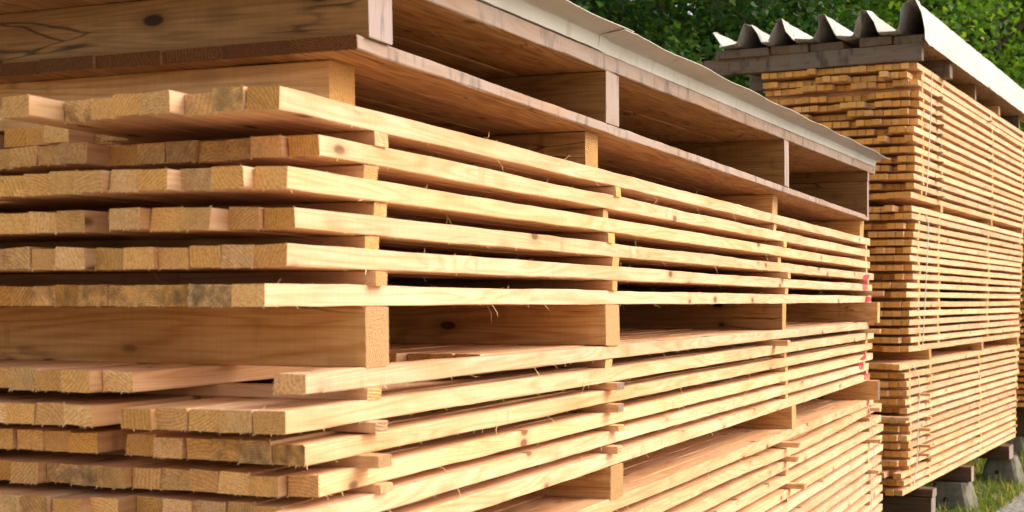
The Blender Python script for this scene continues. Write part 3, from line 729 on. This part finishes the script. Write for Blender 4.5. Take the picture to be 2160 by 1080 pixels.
# grass around the feet
def grass():
    V = []; Fc = []
    n = 0
    while n < 34000:
        s = R.uniform(-1.2, 6.5); v = R.uniform(-1.2, 1.3)
        dens = math.sin(s * 3.1 + v * 2) * .5 + math.sin(s * 1.3 - v * 4.1) * .5
        if R.random() > .55 + .5 * dens: continue
        p = far_w(s, v, 0)
        # keep off the gravel
        edge = gp[0][1]
        for a, b in zip(gp, gp[1:]):
            if a[0] <= p.x <= b[0]: edge = a[1] + (b[1] - a[1]) * (p.x - a[0]) / (b[0] - a[0] + 1e-6)
        if p.y < edge + .02 + abs(R.gauss(0, .12)) - .06: continue
        if v > .25 and R.random() < .6: continue
        n += 1
        h = R.uniform(.02, .09) * (1.7 if R.random() < .12 else 1); w = R.uniform(.0025, .005) * 1.3; a = R.uniform(0, 6.28); l = R.uniform(.1, .8) * h
        d = Vector((math.cos(a), math.sin(a), 0)); t = Vector((-d.y, d.x, 0)) * w; q = len(V)
        V += [p - t, p + t, p + d * l * .35 + t * .8 + Vector((0, 0, h * .6)), p + d * l * .35 - t * .8 + Vector((0, 0, h * .6)), p + d * l + Vector((0, 0, h))]
        Fc += [(q, q + 1, q + 2, q + 3), (q + 3, q + 2, q + 4)]
    # small broad-leaved weeds
    for c in range(700):
        s = R.uniform(-1.5, 6); v = R.uniform(-1.0, .3); p = far_w(s, v, 0)
        if p.y < gp[2][1] + .12: continue
        for k in range(R.randint(5, 11)):
            a = R.uniform(0, 6.28); ln = R.uniform(.025, .075); e = R.uniform(.2, 1.1); d = Vector((math.cos(a) * math.cos(e), math.sin(a) * math.cos(e), math.sin(e)))
            t = Vector((-math.sin(a), math.cos(a), 0)) * ln * .28; b = p + Vector((0, 0, R.uniform(0, .05))); q = len(V)
            V += [b, b + d * ln * .5 + t, b + d * ln, b + d * ln * .5 - t]; Fc += [(q, q + 1, q + 2, q + 3)]
    return V, Fc
V, Fc = grass(); o = link('grass', V, Fc, M['grass']); tag(o, 'patchy short grass and weeds around the feet of the far stack', 'grass', None, 'stuff')

# ------------------------------------------------------------------ trees
LEAF = np.array([(0, 0), (.26, .06), (.50, .36), (.25, .46), (.20, .62), (0, 1), (-.20, .62), (-.25, .46), (-.50, .36), (-.26, .06)])
def leaf_mesh(name, centres, size, rng, mat, droop=.35):
    n = len(centres); k = len(LEAF)
    az = rng.uniform(0, 2 * np.pi, n); tilt = rng.normal(-.15, .55, n); roll = rng.normal(0, .6, n)
    d = np.stack([np.cos(az) * np.cos(tilt), np.sin(az) * np.cos(tilt), np.sin(tilt)], 1)
    t0 = np.stack([-np.sin(az), np.cos(az), np.zeros(n)], 1); nn = np.cross(d, t0)
    t = t0 * np.cos(roll)[:, None] + nn * np.sin(roll)[:, None]
    sz = size * rng.uniform(.6, 1.25, n)
    P_ = centres[:, None, :] + sz[:, None, None] * (LEAF[None, :, 1, None] * d[:, None, :] + LEAF[None, :, 0, None] * t[:, None, :])
    nz = np.cross(d, t); P_ += (sz[:, None] * np.abs(LEAF[None, :, 0]) * .25)[:, :, None] * nz[:, None, :]
    me = bpy.data.meshes.new(name)
    me.vertices.add(n * k); me.vertices.foreach_set('co', P_.reshape(-1).astype(np.float32))
    me.loops.add(n * k); me.loops.foreach_set('vertex_index', np.arange(n * k, dtype=np.int32))
    me.polygons.add(n); me.polygons.foreach_set('loop_start', np.arange(0, n * k, k, dtype=np.int32))
    me.materials.append(mat); me.update(calc_edges=True); me.validate()
    return me
def tube(V, Fc, pts, rads, n=9):
    q = len(V); m = len(pts)
    for i, p in enumerate(pts):
        d = (pts[min(i + 1, m - 1)] - pts[max(i - 1, 0)]).normalized(); s = d.cross(Vector((.3, .8, .2))).normalized(); t = d.cross(s)
        for k in range(n):
            a = k * 2 * math.pi / n; V.append(p + (s * math.cos(a) + t * math.sin(a)) * rads[i])
    for i in range(m - 1):
        for k in range(n):
            a = q + i * n + k; b = q + i * n + (k + 1) % n; Fc.append((a, b, b + n, a + n))
def tree_proto(seed, mat, nleaf, low=.9, rx=2.3, h=9.0, size=.12):
    rng = np.random.default_rng(seed); rr = random.Random(seed)
    V = []; Fc = []
    lean = Vector((rr.uniform(-.4, .4), rr.uniform(-.4, .4), 0))
    pts = [Vector((0, 0, -.1)) + lean * (t ** 1.5) + Vector((rr.uniform(-.08, .08), rr.uniform(-.08, .08), h * .9 * t)) for t in [i / 8 for i in range(9)]]
    tube(V, Fc, pts, [.17 * (1 - .85 * i / 8) + .01 for i in range(9)])
    cl = []
    for i in range(100):
        z = rr.uniform(low, h); f = (z - low) / (h - low); rmax = rx * (.55 + .9 * f - 1.15 * f * f + .12)
        a = rr.uniform(0, 6.28); r = max(.2, rmax) * math.sqrt(rr.uniform(.12, 1))
        cl.append(Vector((r * math.cos(a), r * math.sin(a), z)) + lean * f)
    for c in cl[:34]:
        f = max(.08, min(.95, (c.z - .7) / (h * .9))); i = int(f * 8); b = pts[i].lerp(pts[min(8, i + 1)], f * 8 - i)
        mid = b.lerp(c, .5) + Vector((rr.uniform(-.15, .15), rr.uniform(-.15, .15), rr.uniform(0, .25)))
        tube(V, Fc, [b, mid, c], [.045, .025, .008], 6)
    tr = bpy.data.meshes.new('trunk'); tr.from_pydata([tuple(v) for v in V], [], Fc); tr.materials.append(M['bark']); tr.polygons.foreach_set('use_smooth', [True] * len(Fc)); tr.update()
    C = np.array([tuple(c) for c in cl]); w = rng.uniform(.3, 1.6, len(cl)); w /= w.sum()
    ids = rng.choice(len(cl), nleaf, p=w)
    off = rng.normal(0, 1, (nleaf, 3)) * np.array([.27, .27, .13]) * rng.uniform(.5, 1.3, (nleaf, 1))
    return tr, leaf_mesh('crown', C[ids] + off, size, rng, mat)
protos = [tree_proto(1, M['leaf'], 23000, size=.078), tree_proto(2, M['leaf_dark'], 30000, low=.5, rx=2.6, size=.075), tree_proto(3, M['leaf_light'], 19000, low=1.2, h=8.5, rx=2.2, size=.078), tree_proto(4, M['leaf'], 18000, low=3.2, h=10, rx=2.3, size=.07)]
TREES = [ # photo x, distance, proto, scale, turn, label
 (1150, 12.5, 1, .95, 0.3, 'dark leafy tree just above the near roof, leftmost in view'),
 (1330, 13.5, 1, 1.0, 1.9, 'dark dense tree standing over the middle of the near roof'),
 (1490, 15.5, 0, 1.0, 3.3, 'leafy tree beside the left end of the far stack\'s roof beam'),
 (1698, 14.5, 3, 1.0, 4.4, 'tree with a bare trunk showing behind the open roof ridges'),
 (1800, 16.5, 2, 1.0, 0.9, 'light green tree behind the middle of the far roof'),
 (1960, 18.0, 2, 1.1, 2.6, 'bright yellow-green tree behind the crest of the far roof'),
 (2098, 16.5, 3, .9, 5.2, 'open tree with dark trunk over the right slope of the far roof'),
 (2200, 18.5, 0, 1.05, 1.2, 'leafy tree at the right border behind the far roof'),
 (1240, 19.0, 0, 1.15, 5.9, 'taller tree in the second row behind the dark left pair'),
 (1420, 21.0, 1, 1.2, 0.7, 'deep green tree in the second row between the near roof and the far roof'),
 (1580, 22.5, 0, 1.2, 2.2, 'tree in the second row behind the broken left sheet edge'),
 (1740, 23.5, 2, 1.25, 3.7, 'pale green tree in the second row behind the second roof ridge'),
 (1880, 23.0, 1, 1.2, 4.9, 'dark green tree in the second row between the bright crowns'),
 (2040, 24.5, 0, 1.25, 0.1, 'leafy tree in the second row above the far roof slope'),
 (2180, 25.5, 1, 1.2, 1.6, 'dark tree in the second row at the right border'),
]
def at(px, D, z=0.0):
    w = FWD * D + RGT * ((px - CX) / F * D); return Vector((w.x, w.y, z))
for (px, D, k, s, rz, lab) in TREES:
    e = empty('tree', at(px, D), rz); e.scale = (s, s, s); tag(e, lab, 'tree', 'trees behind the stacks')
    for nm, me in zip(('trunk', 'crown'), protos[k]):
        c = bpy.data.objects.new(nm, me); col.objects.link(c); c.parent = e
# the wood behind them
rng = np.random.default_rng(9)
n = 170000
ang = rng.uniform(rad(-12), rad(62), n); D = rng.uniform(28, 40, n); z = rng.uniform(0, 1, n) ** .8 * 13
x = D * np.cos(ang); y = D * np.sin(ang)
cx = np.floor(x / 1.3) * 1.3 + .65; cy = np.floor(y / 1.3) * 1.3 + .65; cz = np.floor(z / 1.1) * 1.1 + .55
C = np.stack([cx, cy, cz], 1) + rng.normal(0, 1, (n, 3)) * np.array([.34, .34, .26])
me = leaf_mesh('woodland', C, .22, rng, M['leaf_dark'])
o = bpy.data.objects.new('woodland', me); col.objects.link(o); tag(o, 'far wood closing the view behind the trees', 'wood', None, 'stuff')

# ------------------------------------------------------------------ light
sd = Vector((0.50, -0.66, 0.60)).normalized()
elev = math.asin(sd.z); az = math.atan2(sd.x, sd.y)
w = bpy.data.worlds.new('World'); sc.world = w; w.use_nodes = True
nt = w.node_tree; bg = nt.nodes['Background']
sky = nt.nodes.new('ShaderNodeTexSky'); sky.sky_type = 'NISHITA'; sky.sun_disc = False; sky.sun_elevation = elev; sky.sun_rotation = az
sky.air_density = 1.0; sky.dust_density = 3.5; sky.ozone_density = .6
hs = nt.nodes.new('ShaderNodeHueSaturation'); hs.inputs['Saturation'].default_value = .45
mx = nt.nodes.new('ShaderNodeMix'); mx.data_type = 'RGBA'; mx.blend_type = 'MULTIPLY'; mx.inputs[0].default_value = 1; mx.inputs[7].default_value = (1.0, .89, .745, 1)
nt.links.new(sky.outputs[0], hs.inputs['Color']); nt.links.new(hs.outputs[0], mx.inputs[6]); nt.links.new(mx.outputs[2], bg.inputs[0]); bg.inputs[1].default_value = .15
sl = bpy.data.lights.new('sun', 'SUN'); sl.energy = .95; sl.angle = rad(36); sl.color = (1.0, .945, .86)
so = bpy.data.objects.new('sun', sl); col.objects.link(so); so.rotation_euler = (-sd).to_track_quat('-Z', 'Y').to_euler(); so.location = (3, -6, 8)

# ------------------------------------------------------------------ camera
cd = bpy.data.cameras.new('camera'); cd.sensor_width = 36; cd.lens = 36 * F / 2160; cd.shift_y = (HY - 540) / 2160
cd.clip_start = .05; cd.clip_end = 1500
cd.dof.use_dof = True; cd.dof.focus_distance = 3.6; cd.dof.aperture_fstop = 10
co = bpy.data.objects.new('camera', cd); col.objects.link(co); co.location = (0, 0, ZC); co.rotation_euler = (rad(90), 0, TH - rad(90)); sc.camera = co

vs = sc.view_settings; vs.view_transform = 'Standard'; vs.look = 'None'; vs.exposure = 1.22; vs.gamma = 1
sc.render.film_transparent = False
sc.cycles.max_bounces = 8; sc.cycles.diffuse_bounces = 7
